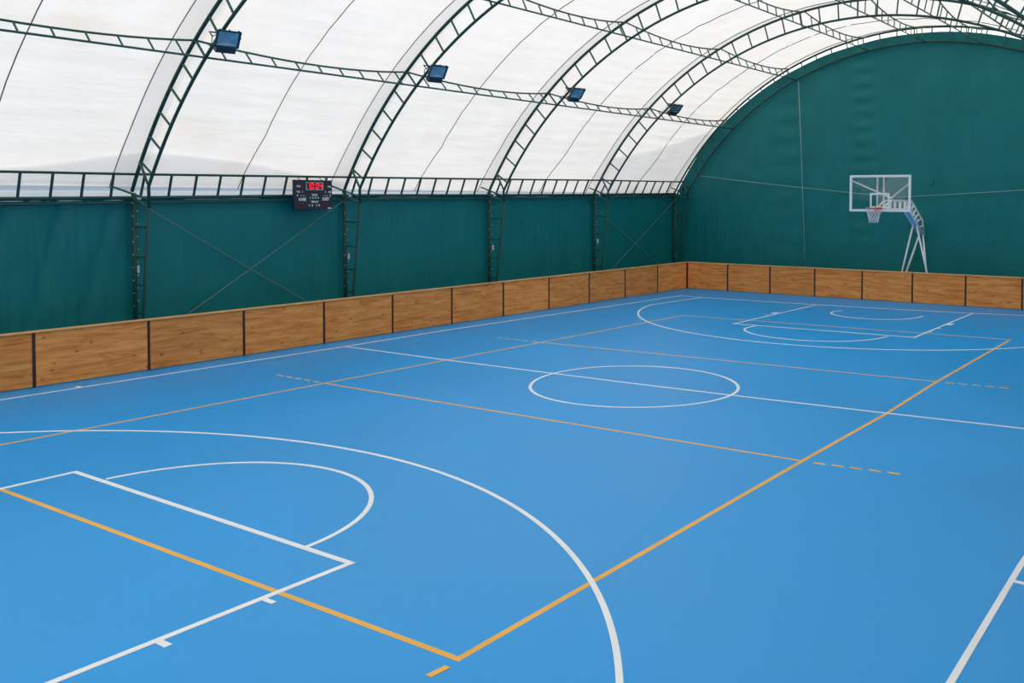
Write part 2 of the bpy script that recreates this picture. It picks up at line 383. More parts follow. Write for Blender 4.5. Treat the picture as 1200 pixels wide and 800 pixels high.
strip('free_throw_arc', polar(.1, 8.25, fit_polar(.1, 8.25, [(-1.62, 8.2), (-1.503, 7.241), (.568, 6.491), (1.787, 8.208)]), 60), W5, WL)
strip('no_charge_arc', [(-1.04, 12.56)] + polar(.12, 12.3, fit_polar(.12, 12.3, [(-1.13, 12.2), (-1.035, 11.725), (.317, 11.12), (1.3, 12.2)]), 40) + [(1.3, 12.62)], W5, WL)
for x, y, s, l, wd in ((2.48, -10.0, 1, .13, .06), (2.48, -9.12, 1, .13, .05), (-2.31, 10.3, -1, .1, .05), (-2.31, 10.85, -1, .12, .3), (2.37, 11.25, 1, .12, .32), (2.37, 10.3, 1, .1, .05), (2.37, 9.5, 1, .1, .05), (-7.57, -5.56, -1, .12, .07), (7.46, -5.36, 1, .16, .055)):
    strip('lane_mark', [(x, y), (x + s * l, y)], wd, WL)

# ------------------------------------------------------------------ roof membrane
def theta_lo(y, side):          # lower edge of the white roof at the eave
    return (150.6 if side > 0 else 29.4)
def wr_amp(k): return {-2: .005, -1: .005, 0: .007, 1: .009, 2: .016, 3: .020}.get(k, 0)
def r_mem(th, y):
    k = max(kk for kk in YK if YK[kk] <= y + 1e-6) if y >= YK[-2] else None
    e = min(1.0, max(0.0, (151 - th) / 9.0), max(0.0, (th - 29) / 9.0)); e = e * e * (3 - 2 * e)
    if k is None or k == 4: return RO + .075
    t = (y - YK[k]) / DY
    return RO + .065 - .215 * e * 4 * t * (1 - t) + (.008 * math.sin(th * 1.7 + k) + wr_amp(k) * (math.sin(th * 2.9 + 2.2 * t + k * 1.7) + .7 * math.sin(th * 4.3 - 1.5 * t + k) * math.sin(th * .31 + k))) * math.sin(t * PI) * e
def theta_hi_stop(y): return 29.4 if y >= YK[0] - .01 else 47.0
ceil = empty('ceiling', (XC, 0, 3.2)); tag(ceil, kind='structure')
def panel(y0, y1, m, off=0.0, name='membrane_panel', lo=None, hi=None, ny=6):
    stop = hi if hi is not None else theta_hi_stop(y0)
    V = []; F = []
    NT = 260 if stop < 100 else 12
    ys = [y0 + (y1 - y0) * j / ny for j in range(ny + 1)]
    for y in ys:
        l = lo(y) if callable(lo) else (lo if lo is not None else 151.1)
        h = hi(y) if callable(hi) else stop
        for i in range(NT + 1):
            th = l + (h - l) * i / NT
            V.append(arcp(th, r_mem(th, y) + off, y))
    for j in range(ny):
        for i in range(NT):
            a = j * (NT + 1) + i; F.append((a, a + 1, a + NT + 2, a + NT + 1))
    return mesh(name, V, F, m, ceil, smooth=True)
def seam(y, stop):
    P = [arcp(th, r_mem(th, y) - .03, y) for th in [151.0 + (stop - 151.0) * i / 60 for i in range(61)]]
    G().tube(P, .011, 4).build('membrane_seam', M['seam'], ceil)
ms, me_ = .45, .915
for k in range(-2, 4):
    a = YK[k]; st = theta_hi_stop(a)
    panel(a + DY * .035, a + DY * ms, M['membrane'])
    panel(a + DY * ms, a + DY * me_, M['membrane'])
    panel(a + DY * me_, a + DY, M['membrane_double'], ny=2)
    panel(a, a + DY * .035, M['membrane_double'], ny=1)
    seam(a + DY * ms, st); seam(a + DY * me_, st)
panel(YK[4], YW + .05, M['membrane'], ny=2)
# grey apron added to stand in for an outside shadow along the eave, with a scalloped upper edge
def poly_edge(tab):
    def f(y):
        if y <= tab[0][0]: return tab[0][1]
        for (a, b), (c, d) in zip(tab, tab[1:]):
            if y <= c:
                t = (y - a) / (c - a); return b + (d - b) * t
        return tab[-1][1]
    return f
def shadow_sheet(y0, y1, tab):
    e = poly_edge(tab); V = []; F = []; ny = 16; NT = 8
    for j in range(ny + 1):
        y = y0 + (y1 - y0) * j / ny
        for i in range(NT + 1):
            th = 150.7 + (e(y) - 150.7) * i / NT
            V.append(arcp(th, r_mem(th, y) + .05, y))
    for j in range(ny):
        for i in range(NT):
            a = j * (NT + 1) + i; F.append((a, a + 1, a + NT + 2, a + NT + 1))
    mesh('outside_shadow_sheet', V, F, M['shadow_sheet'], ceil, smooth=True)
shadow_sheet(YK[-1], YK[1], [(-8.7, 150), (-6.05, 149), (-5.25, 148.3), (-4.55, 147.4), (-3.95, 146.7), (-3.3, 146.5), (-2.2, 146.8), (-1.15, 147.4), (-.1, 148.6), (1.4, 149.8)])
shadow_sheet(YK[3], YW, [(11.56, 143.8), (13.1, 140.8), (14.1, 139), (15.4, 136.3), (16.85, 135), (17.0, 134.9)])

# ------------------------------------------------------------------ walls
def curtain(name, P0, P1, z0, ztop, nx, nz, m, folds=False, parent=None):
    """hanging sheet between two ground points; ztop is a number or function of t"""
    P0 = Vector(P0); P1 = Vector(P1); V = []; F = []; d = (P1 - P0).normalized(); nrm = Vector((-d.y, d.x, 0))
    for j in range(nz + 1):
        for i in range(nx + 1):
            t = i / nx; zt = ztop(t) if callable(ztop) else ztop
            wv = (.018 * math.sin(t * nx * 1.1 + j * .12) * (1 - .6 * j / nz) + .01 * math.sin(t * nx * .37 + 2 + j * .4)) * min(1, 6 * t, 6 * (1 - t))
            if folds: wv += .07 * max(0, math.sin((t * 5.0 - j / nz * .9) * 7)) ** 3 * min(1, max(0, (t - .25) * 3)) * min(1, 8 * (1 - t)) * (j / nz)
            p = P0 + (P1 - P0) * t + nrm * wv
            V.append((p.x, p.y, z0 + (zt - z0) * j / nz))
    for j in range(nz):
        for i in range(nx):
            a = j * (nx + 1) + i; F.append((a, a + 1, a + nx + 2, a + nx + 1))
    return mesh(name, V, F, m, parent, smooth=True)
wl = empty('wall_left', (-9.3, 0, 0)); tag(wl, kind='structure')
wr = empty('wall_right', (8.92, 0, 0)); tag(wr, kind='structure')
wf = empty('wall_far', (0, YW, 0)); tag(wf, kind='structure')
wn = empty('wall_near', (0, -19, 0)); tag(wn, kind='structure')
for k in range(-2, 5):
    y0 = YK[k]; y1 = YK[k + 1] if k < 4 else YW
    za = ZR[k] - .03; zb = (ZR[k + 1] if k < 4 else ZR[4]) - .03
    curtain('fabric_panel', (-9.33, y0, 0), (-9.33, y1, 0), 0, lambda t: za + (zb - za) * t, (24 if k != -1 else 120) if k < 4 else 6, 6 if k != -1 else 20, M['green'], folds=(k == -1), parent=wl)
    if k >= 0: curtain('fabric_panel', (8.95, y1, 0), (8.95, y0, 0), 0, lambda t: zb + (za - zb) * t, 24 if k < 4 else 6, 6, M['green'], parent=wr)
    # pale skirt between the rail and the roof sheet
    for side in ((1, -1) if k >= 0 else (1,)):
        V = []; F = []
        for j in range(9):
            y = y0 + (y1 - y0) * j / 8; z_ = interp(ZR, y)
            for i in range(4):
                a = Vector((-9.33 if side > 0 else 8.95, y, z_ - .05)); b = Vector(arcp(150.9 if side > 0 else 29.1, RO + .09, y))
                q = a + (b - a) * (i / 3); q.x += side * -.05 * math.sin(PI * i / 3); V.append(tuple(q))
        for lo_, hi_, nm, mt in ((0, 2, 'eave_skirt', M['skirt']), (2, 3, 'skirt_hem', M['skirt_hem'])):
            F = [(j * 4 + i, j * 4 + i + 1, j * 4 + i + 5, j * 4 + i + 4) for j in range(8) for i in range(lo_, hi_)]
            mesh(nm, V, F, mt, wl if side > 0 else wr, smooth=True)
def gable(y, parent, m, rad, flip=False):
    V = []; F = []; NX = 150; NZ = 70; x0, x1 = -9.33, 8.95
    for j in range(NZ + 1):
        for i in range(NX + 1):
            x = x0 + (x1 - x0) * i / NX; dx = x - XC
            top = ZC + math.sqrt(max(0, rad * rad - dx * dx)) - .17 * min(1, max(0, (x + 8.2) / 5.5)) if abs(dx) < rad else 3.3
            top = max(3.3, top)
            z = top * j / NZ
            g1 = math.exp(-((x + 2.0) / .35) ** 2) * .045 * math.sin(z * 13) + math.exp(-((x - .6) / .5) ** 2) * .03 * math.sin(x * 22) + math.exp(-((x + 4.7) / .5) ** 2) * .03 * math.sin(z * 9)
            wv = .02 * math.sin(x * 1.3 + z * .3) + .012 * math.sin(x * 3.1 - z * .5) + g1 * (z / 8)
            V.append((x, y + wv, z))
    for j in range(NZ):
        for i in range(NX):
            a = j * (NX + 1) + i; F.append((a, a + 1, a + NX + 2, a + NX + 1))
    return mesh('fabric_panel', V, F, m, parent, smooth=True)
# added unseen enclosure around the camera, closing off sky light right of the nearest bays
fl2 = G().box((9.4, -19.2, -.12), (13.0, YK[0], 0)).build('floor', M['floor']); tag(fl2, kind='structure')  # added floor of the unseen enclosure
def sheet(name, q, m, parent): return mesh(name, q, [(0, 1, 2, 3)], m, parent)
a47 = arcp(47, RO + .06, 0)
sheet('sky_block_roof', [(a47[0], -19, a47[2]), (12.8, -19, 6.25), (12.8, YK[0], 6.25), (a47[0], YK[0], a47[2])], M['membrane'], ceil)
sheet('sky_block_panel', [(12.8, -19, 0), (12.8, YK[0], 0), (12.8, YK[0], 6.25), (12.8, -19, 6.25)], M['green'], wr)
sheet('sky_block_panel', [(8.95, YK[0], 0), (12.8, YK[0], 0), (12.8, YK[0], 6.25), (8.95, YK[0], 6.25)], M['green'], wr)
sheet('sky_block_panel', [(8.95, -19, 0), (12.8, -19, 0), (12.8, -19, 6.25), (8.95, -19, 6.25)], M['green'], wn)
gable(YW, wf, M['green'], RO + .035)
gable(-19.0, wn, M['green'], RO + .02)
G().box((.18, YW - .05, 3.72), (.33, YW - .035, 3.95)).build('repair_patch', M['green'], wf)

# ------------------------------------------------------------------ arched lattice frames
ORD = ['nearest full', 'second', 'third', 'fourth']
flab = {-2: 'dark green lattice arch frame behind the camera, outside the photo',
        -1: 'dark green lattice arch frame just beyond the left edge of the photo',
        0: 'dark green lattice arch and post left of the scoreboard, largest in view',
        1: 'dark green lattice arch and post immediately right of the scoreboard',
        2: 'dark green lattice arch and post, third floodlit frame from the left',
        3: 'dark green lattice arch and post, last floodlit frame before the gable',
        4: 'green lattice gable arch running against the far green curtain wall'}
def frame(k):
    y = YK[k]; root = empty('arch_frame', (XC, y, 0)); tag(root, flab[k], 'roof frame', 'lattice arch frames')
    full = k >= 1
    end = 28.9 if full else 47
    th0 = 151.3; end = end if full else 50
    n = 90
    sd = M['steel_dark']
    ro = .036
    G().tube([arcp(th0 + (end - th0) * i / n, RO, y) for i in range(n + 1)], ro, 8).build('outer_chord', sd, root, True)
    kin_l = (-8.68, y, interp(ZR, y) - .18); kin_r = (8.28, y, ZR[k] - .18)
    P = [kin_l] + [arcp(149.2 + (max(end, 30.8) - 149.2) * i / n, RI, y) for i in range(n + 1)] + ([kin_r] if full else [])
    G().tube(P, .032, 8).build('inner_chord', sd, root, True)
    th = 131.8 + 3.17 * 5
    while th > (33 if full else 51):
        rod('rung', arcp(th, RO, y), arcp(th, RI, y), .023 if k < 4 else .022, root); th -= 3.17
    for s in ((1, -1) if full else (1,)):
        X = XW if s > 0 else XE
        zk = ZR[k]
        def mir(x): return x if s > 0 else 2 * XC - x
        G().tube([(X, y, 0), (X, y, zk + .1)], .045, 8).build('outer_post', sd, root, True)
        G().tube([(mir(-9.04), y, 0), (mir(-8.94), y, .96), (mir(-8.68), y, zk - .18)], .028, 8).build('inner_post', sd, root, True)
        for z in (.4, .97, 1.52, 2.07, 2.65):
            xi = -8.94 + .26 * max(0, (z - .96)) / 2.1 if z > .96 else -9.04 + .1 * z / .96
            rod('post_rung', (X, y, z), (mir(xi), y, z), .018, root)
        rod('knee_brace', (X, y, zk - .02), (mir(-8.68), y, zk - .18), .022, root)
        rod('stay_bar', (mir(-9.08), y - .50, zk + .22), (mir(-8.69), y, zk - .03), .02, root)
        # double strut between the chords just above the eave rail
        a = Vector(arcp(147.6 if s > 0 else 180 - 147.6, RO, y)); b = Vector(arcp(148.9 if s > 0 else 180 - 148.9, RI, y))
        rod('knee_strut', a + Vector((0, -.03, 0)), b + Vector((0, -.03, 0)), .024, root)
        mm = (a + b) / 2
        rod('knee_strut', mm, (mir(-8.98), y, zk + .02), .026, root)
        G().box((mir(-9.02) - .035, y - .02, zk - .03), (mir(-9.02) + .035, y + .02, zk + .05)).build('gusset_plate', M['label'], root)
        G().box((X - .03, y - .075, 0.002), (X + .12, y + .075, .012)).build('base_plate', sd, root)
        if s > 0:
            # lacing bolts up the post edge and the small white plate
            g = G()
            for i in range(9):
                z = 1.1 + i * .25; g.box((X + .03, y - .05, z), (X + .042, y - .038, z + .018)); g.box((X + .03, y + .045, z + .1), (X + .042, y + .057, z + .118))
            g.build('lacing_eyelets', M['label'], root)['kind'] = 'stuff'
            if k < 4: G().box((X + .10, y - .008, 1.76), (X + .155, y + .008, 1.90)).build('label_plate', M['label'], root)
    return root
for k in range(-1, 5): frame(k)

# ------------------------------------------------------------------ purlin trusses
plab = ['long green lattice purlin nearest the left wall, passing under the four floodlights',
        'green lattice purlin second up from the left eave', 'green lattice purlin third up, left of the roof crown',
        'green lattice purlin running along the crown of the roof', 'green lattice purlin first down from the crown on the right', 'green lattice purlin second down from the crown on the right',
        'lowest green lattice purlin on the right side of the roof, top right corner']
for i, th in enumerate((131.8, 115.0, 99.3, 88.5, 78.2, 65.3, 48.4)):
    ky0 = -2 if i < 6 else 1
    root = empty('purlin_truss', arcp(th, RI, YK[0])); tag(root, plab[i], 'purlin', 'lattice purlins between the arches')
    yend = YK[4]
    G().tube([arcp(th, RI, YK[ky0]), arcp(th, RI, yend)], .020, 6).build('lower_chord', M['steel'], root, True)
    P = []
    for k in range(ky0, 4):
        for j in range(12):
            t = j / 12; P.append(arcp(th, RO - .02 - .22 * 4 * t * (1 - t), YK[k] + DY * t))
    P.append(arcp(th, RO - .02, yend))
    G().tube(P, .020, 6).build('upper_chord', M['steel'], root, True)
    for k in range(max(-1, ky0), 4):
        for j in range(9):
            yy = YK[k] + .41 + .533 * j; t = (yy - YK[k]) / DY
            rod('rung', arcp(th, RI, yy), arcp(th, RO - .02 - .22 * 4 * t * (1 - t), yy), .017, root)

# ------------------------------------------------------------------ eave ladder rails
for s, lab in ((1, 'long green ladder rail along the top of the left curtain wall'), (-1, 'green ladder rail along the right eave, outside the photo')):
    k0 = -2 if s > 0 else 0
    root = empty('eave_rail', (XW if s > 0 else XE, 0, 3.2)); tag(root, lab, 'eave rail')
    def mx(p): return p if s > 0 else (2 * XC - p[0], p[1], p[2])
    bot = [mx((XW, YK[k], ZR[k])) for k in range(k0, 5)]
    top = [mx(arcp(TT[k], RO, YK[k])) for k in range(k0, 5)]
    G().tube(bot, .036, 8).build('lower_rail', M['steel_dark'], root, True)
    G().tube([(p[0] + s * .0, p[1], p[2] - .1) for p in bot], .018, 6).build('curtain_rail', M['steel_dark'], root, True)
    G().tube(top, .024, 8).build('upper_rail', M['steel_dark'], root, True)
    for k in range(k0, 4):
        for j in range(8):
            yy = YK[k] + ((.70 + .535 * j) if k >= 0 else (.86 + .54 * j)); zz = interp(ZR, yy); tt = interp(TT, yy)
            rod('strut', mx((XW, yy, zz)), mx(arcp(tt, RO, yy)), .026, root, ROD_D)

# ------------------------------------------------------------------ bracing cables and cords
def sag(a, b, dz, n=14): 
    a = Vector(a); b = Vector(b); return [tuple(a + (b - a) * (i / n) + Vector((0, 0, -dz * 4 * (i / n) * (1 - i / n)))) for i in range(n + 1)]
XB = -9.17
for a, b, lab in (((XB, -3.6, 3.10), (XB, 1.35, .22), 'thin steel brace cable falling rightwards behind the board, below the scoreboard bay'),
                  ((XB, 1.30, 3.15), (XB, -3.6, .30), 'thin steel brace cable rising rightwards to the post beside the scoreboard'),
                  ((XB, 16.6, 3.2), (XB, 11.6, .36), 'thin steel brace cable rising to the far left corner'),
                  ((XB, 11.65, 2.85), (XB, 16.6, .3), 'thin steel brace cable falling towards the far left corner')):
    g = G().tube(sag(a, b, .02, 8), .012, 6).build('brace_cable', M['cable'], None, True); tag(g, lab, 'cable', 'brace cables on the left wall')
yc = YW - .09
tag(G().tube([(-4.279, 16.63, 7.26), (-4.18, 16.66, 5.2), (-3.95, 16.68, .3)], .012, 6).build('hanging_cord', M['cord'], None, True), 'pale vertical cord hanging down the far green curtain left of the hoop', 'cord')
tag(G().tube(sag((-8.086, 16.60, 4.068), (-.751, yc, 3.313), .03) , .010, 6).build('tie_cord', M['cord'], None, True), 'pale cord from the gable arch to behind the backboard, left half', 'cord')
tag(G().tube(sag((-.751, yc, 3.313), (7.9, 16.62, 3.90), .03), .010, 6).build('tie_cord', M['cord'], None, True), 'pale cord rising rightwards from behind the backboard across the far curtain', 'cord')

# ------------------------------------------------------------------ wooden barriers
def barrier(axis, fixed, a0, step, n, sgn, lab, first=0.0, wood='wood_y', cap='cap_y'):
    """axis 1: runs along y at x=fixed, face towards sgn; axis 0: runs along x at y=fixed"""
    H = .93; T = .028
    root = empty('barrier', (fixed, a0, 0) if axis == 1 else (a0, fixed, 0)); tag(root, lab, 'barrier', 'wooden boards around the court')
    def B(u0, u1, d0, d1, z0, z1):
        lo, hi = sorted((fixed + sgn * d0, fixed + sgn * d1))
        return G().box((lo, u0, z0), (hi, u1, z1)) if axis == 1 else G().box((u0, lo, z0), (u1, hi, z1))
    for i in range(n):
        u0 = a0 + i * step + .024; u1 = a0 + (i + 1) * step - .024
        rough = .004 * ((i * 7) % 3)
        o = B(u0, u1, -T, 0 - rough * .5, .012, H).build('board_panel', M[wood], root)
        bm = bmesh.new(); bm.from_mesh(o.data); bmesh.ops.bevel(bm, geom=bm.edges[:], offset=.004, segments=1, affect='EDGES'); bm.to_mesh(o.data); bm.free()
    for i in range(n + 1):
        u = a0 + i * step
        g = B(u - .024, u + .024, -.055, .006, 0, H - .002)
        g.build('post', M['post'], root)
    g = B(a0 - .02, a0 + n * step + .02, -.08, .030, H, H + .03).build('top_cap', M[cap], root)
    bm = bmesh.new(); bm.from_mesh(g.data); bmesh.ops.bevel(bm, geom=bm.edges[:], offset=.005, segments=2, affect='EDGES'); bm.to_mesh(g.data); bm.free()
    g = G()
    for i in range(n):       # rear stiffening battens on the steel frame
        g2 = B(a0 + i * step + .03, a0 + (i + 1) * step - .03, -.055, -T - .001, .45, .50)
        k = len(g.V); g.V += g2.V; g.F += [tuple(k + q for q in f) for f in g2.F]
    g.build('rear_rail', M['post'], root)
barrier(1, -8.18, 15.795 - 1.9818 * 17, 1.9818, 17, 1, 'long varnished wooden barrier of panels along the left sideline')
barrier(0, 15.80, -8.16, 1.635, 10, -1, 'varnished wooden barrier of panels across the far end below the hoop', wood='wood_x', cap='cap_x')
barrier(1, 8.28, 15.795 - 1.9818 * 10, 1.9818, 10, -1, 'wooden barrier along the right sideline, outside the photo')

# ------------------------------------------------------------------ floodlights
flood_lab = ['largest square floodlight, on the arch left of the scoreboard', 'square floodlight on the arch right of the scoreboard',
             'square floodlight third from the left, on the third lattice arch', 'smallest square floodlight, on the arch nearest the gable']
def floodlight(k):
    c = Vector((-6.11, YK[k] - .02, 6.0)) + Vector((0, .02, .0))
    root = empty('floodlight', c); tag(root, flood_lab[k] + ', glass facing the court', 'floodlight', 'floodlights on the arches')
    ang = math.radians((-32, -36, -40, -44)[k]); 
    ay = Vector((0, 1, 0)); n = Vector((math.cos(ang), 0, math.sin(ang))); up = Vector((-n.z, 0, n.x))    # face normal n, looks down onto the court
    yawr = Matrix.Rotation(math.radians((-14, -14, -13, -12)[k]), 3, 'Z'); n = yawr @ n; up = yawr @ up; ay = yawr @ ay
    W, H, D = .42, .32, .15
    # tapered housing: front frame larger than the back
    V = []; F = []
    for (dd, w_, h_) in ((-D, .55, .5), (-D * .55, .86, .86), (-.02, 1, 1), (0, 1, 1)):
        for i, j in ((-1, -1), (1, -1), (1, 1), (-1, 1)): V.append(tuple(c + n * dd + ay * (i * W / 2 * w_) + up * (j * H / 2 * h_)))
    for q in range(3):
        for i in range(4): F.append((q * 4 + i, q * 4 + (i + 1) % 4, q * 4 + 4 + (i + 1) % 4, q * 4 + 4 + i))
    F.append((3, 2, 1, 0))
    b0 = len(V)
    for (dd, f) in ((0, .88), (-.05, .78)):
        for i, j in ((-1, -1), (1, -1), (1, 1), (-1, 1)): V.append(tuple(c + n * dd + ay * (i * W / 2 * f) + up * (j * H / 2 * f)))
    for i in range(4):
        F.append((12 + i, 12 + (i + 1) % 4, b0 + (i + 1) % 4, b0 + i)); F.append((b0 + i, b0 + (i + 1) % 4, b0 + 4 + (i + 1) % 4, b0 + 4 + i))
    hs = mesh('housing', V, F, M['lamp_case'], root)
    # dished reflector behind the glass
    V = []; F = []; 
    for q, (dd, f) in enumerate(((-.035, .80), (-.07, .6), (-.09, .28))):
        for i, j in ((-1, -1), (1, -1), (1, 1), (-1, 1)): V.append(tuple(c + n * dd * .6 + ay * (i * W / 2 * f) + up * (j * H / 2 * f)))
    for q in range(2):
        for i in range(4): F.append((q * 4 + i, q * 4 + (i + 1) % 4, q * 4 + 4 + (i + 1) % 4, q * 4 + 4 + i))
    F.append((8, 9, 10, 11)); mesh('reflector', V, F, M['reflector'], hs)
    G().obox(c + n * -.006, ay, up, n, W * .87, H * .87, .004).build('front_glass', M['lamp_glass'], hs)
    for s in (-1, 0, 1): G().obox(c + up * (H / 2 + .008) + ay * (s * .16) + n * -.01, ay, up, n, .025, .02, .03).build('clip', M['lamp_case'], hs)
    for q in range(5): G().obox(c + n * (-D - .012) + ay * ((q - 2) * .05), ay, up, n, .008, H * .46, .03).build('cooling_fin', M['lamp_case'], hs)
    gb = c - up * (H / 2 + .055) - n * .06
    G().obox(gb, ay, up, n, .34, .10, .12).build('ballast_box', M['lamp_case'], root)
    # yoke and clamp on the inner chord
    pv = c - n * .09
    G().tube([pv + ay * .245, pv + ay * .245 - n * .16, pv - ay * .245 - n * .16, pv - ay * .245], .014, 6).build('yoke', M['steel_dark'], root)
    q0 = Vector(arcp(128.4, RI, YK[k]))
    G().tube([pv - n * .16, q0], .022, 6).build('clamp_arm', M['steel_dark'], root)
    G().obox(q0, Vector((1, 0, 0)), Vector((0, 1, 0)), Vector((0, 0, 1)), .09, .09, .09).build('clamp', M['steel_dark'], root)
    cp = [gb - ay * .1 - n * .08, gb - ay * .22 - n * .2 - up * .05, q0 + Vector((-.06, -.14, -.22)), q0 + Vector((-.10, -.09, -.05)), q0 + Vector((-.06, 0, .02))]
    G().tube(cp, .008, 6).build('power_cable', M['lamp_case'], root, True)
    return root
for k in range(4): floodlight(k)

# ------------------------------------------------------------------ scoreboard
sx = -8.86; sy0, sy1, sz0, sz1 = -.30, .73, 2.955, 3.625
sb = empty('scoreboard', (sx, (sy0 + sy1) / 2, sz0)); tag(sb, 'black electronic scoreboard with lit red clock, hung on the left eave rail', 'scoreboard')
o = G().box((sx - .07, sy0, sz0), (sx, sy1, sz1)).build('case', M['black'], sb)
bm = bmesh.new(); bm.from_mesh(o.data); bmesh.ops.bevel(bm, geom=bm.edges[:], offset=.006, segments=1, affect='EDGES'); bm.to_mesh(o.data); bm.free()
def SB(u, v): return sy0 + (sy1 - sy0) * u, sz1 - (sz1 - sz0) * v       # u right, v down, 0..1
def plate(name, u0, v0, u1, v1, m, d0=.0005, d1=.006):
    a = SB(u0, v0); b = SB(u1, v1); return G().box((sx + d0, a[0], b[1]), (sx + d1, b[0], a[1])).build(name, m, sb)
for (a, b) in (((.30, .07), (.76, .095)), ((.30, .315), (.76, .34)), ((.30, .095), (.325, .315)), ((.735, .095), (.76, .315))): plate('clock_bezel', a[0], a[1], b[0], b[1], M['bezel'], d1=.008)
disp = plate('clock_display', .325, .095, .735, .315, M['display'], d1=.002)
SEG = {'0': 'abcdef', '1': 'bc', '2': 'abged', '3': 'abgcd', '4': 'fgbc', '5': 'afgcd', '6': 'afgedc', '7': 'abc', '8': 'abcdefg', '9': 'abfgcd'}
def digit(ch, u, v, wu, hv, m, parent, name='digit', d=.004, th=.16):
    g = G(); t = wu * th * 1.25; tv = t * (sy1 - sy0) / (sz1 - sz0)
    R = {'a': (0, 0, wu, tv), 'd': (0, hv - tv, wu, hv), 'g': (0, hv / 2 - tv / 2, wu, hv / 2 + tv / 2), 'f': (0, 0, t, hv / 2), 'e': (0, hv / 2, t, hv), 'b': (wu - t, 0, wu, hv / 2), 'c': (wu - t, hv / 2, wu, hv)}
    for s in SEG[ch]:
        a, b, c, e = R[s]; p = SB(u + a, v + b); q = SB(u + c, v + e); g.box((sx + .0015, p[0], q[1]), (sx + d, q[0], p[1]))
    return g.build(name, m, parent)
for ch, u in (('1', .335), ('0', .43), ('0', .565), ('4', .655)): digit(ch, u, .11, .072, .19, M['led'], disp, th=.19)
for dv in (.15, .24): plate('clock_colon', .523, dv, .541, dv + .03, M['led'], d0=.0025).parent = disp
for u in (.165, .82): digit('8', u, .12, .055, .15, M['dim_led'], sb)
for u, v in ((.10, .76), (.18, .76), (.74, .76), (.82, .76)): digit('8', u, v, .06, .14, M['dim_led'], sb)
def text(s, u, v, h, wid=None, name='lettering'):
    cu = bpy.data.curves.new(name, 'FONT'); cu.body = s; cu.size = 1; cu.align_x = 'CENTER'; cu.align_y = 'CENTER'; cu.extrude = .01
    cu.resolution_u = 2; cu.offset = .03
    tmp = bpy.data.objects.new(name, cu); C.objects.link(tmp)
    me = bpy.data.meshes.new_from_object(tmp.evaluated_get(bpy.context.evaluated_depsgraph_get()))
    C.objects.unlink(tmp); bpy.data.objects.remove(tmp)
    xs = [q.co.x for q in me.vertices]; ys = [q.co.y for q in me.vertices]
    ww = max(xs) - min(xs); hh = max(ys) - min(ys); cx = (max(xs) + min(xs)) / 2; cy = (max(ys) + min(ys)) / 2
    sh = h / hh; sw = (wid / ww) if wid else sh
    y, z = SB(u, v); base = wloc(sb)
    for q in me.vertices:
        q.co = Vector((sx + .001 + (q.co.z + .01) * .1 - base.x, y + (q.co.x - cx) * sw - base.y, z + (q.co.y - cy) * sh - base.z))
    me.materials.clear(); me.materials.append(M['white_print'])
    o = bpy.data.objects.new(name, me); C.objects.link(o); o.parent = sb
    return o
bpy.context.view_layer.update()
text('HOME', .21, .655, .072, .19); text('GUEST', .825, .635, .072, .20)
text('PERIOD', .53, .50, .045, .15); text('1 2 3 4', .52, .60, .04, .24)
text('TIME OUT', .53, .735, .045, .20); text('1 2', .43, .85, .045, .11); text('1 2', .62, .85, .045, .10)
text('FOUL', .115, .215, .045, .10); text('FOUL', .93, .215, .045, .10)
text('POS', .105, .40, .045, .08); text('POS', .935, .40, .045, .08); text('1', .215, .40, .045, None); text('2', .82, .40, .045, None)
text('B', .085, .52, .04, None); text('B', .95, .52, .04, None); text('....', .22, .53, .010, .13); text('....', .82, .53, .010, .13)
plate('maker_plate', .875, .93, .97, .97, M['white_print'], d1=.003)
for u in (.21, .79, .93): 
    y, z = SB(u, 0); rod('hanger', (sx - .04, y, z - .02), (-9.075, y, 3.70), .008, sb, ROD_D)
rod('hanger_rail', (sx - .085, sy0 + .1, sz1 - .35), (sx - .085, sy1 - .1, sz1 - .35), .015, sb, ROD_D)

# ------------------------------------------------------------------ basketball stand
by = 12.66; ax = .012
hp = empty('basketball_hoop', (ax, 16.2, 0)); tag(hp, 'white basketball hoop with glass backboard on a white lattice stand behind the far boards', 'basketball hoop')
bl, br, bb, bt = -.876, .907, 2.893, 3.937
gl = G().box((bl + .04, by - .006, bb + .04), (br - .04, by + .006, bt - .04)).build('backboard', M['backboard_glass'], hp)
f = .065
g = G().box((bl, by - .025, bb), (br, by + .025, bb + f)).box((bl, by - .025, bt - f), (br, by + .025, bt)).box((bl, by - .025, bb + f), (bl + f, by + .025, bt - f)).box((br - f, by - .025, bb + f), (br, by + .025, bt - f))
g.build('backboard_frame', M['white_metal'], hp)
tx0, tx1, tz0, tz1 = -.27, .30, 2.99, 3.425
g = G(); l = .05
for a in ((tx0, tz1 - l, tx1, tz1), (tx0, tz0, tx1, tz0 + l), (tx0, tz0 + l, tx0 + l, tz1 - l), (tx1 - l, tz0 + l, tx1, tz1 - l)):
    g.box((a[0], by - .010, a[1]), (a[2], by - .0065, a[3]))
g.build('target_square', M['white_metal'], gl)
# rear support frame: two uprights and two diagonals to the arm head
for x in (-.075, .11): rod('upright', (x, by + .05, 3.0), (x, by + .05, bt - .03), .026, hp, ROD_W)
rod('diagonal_stay', (bl + .06, by + .04, bt - .17), (ax, 13.66, 3.28), .025, hp, ROD_W)
rod('diagonal_stay', (br - .05, by + .04, bt - .24), (ax, 13.66, 3.28), .025, hp, ROD_W)
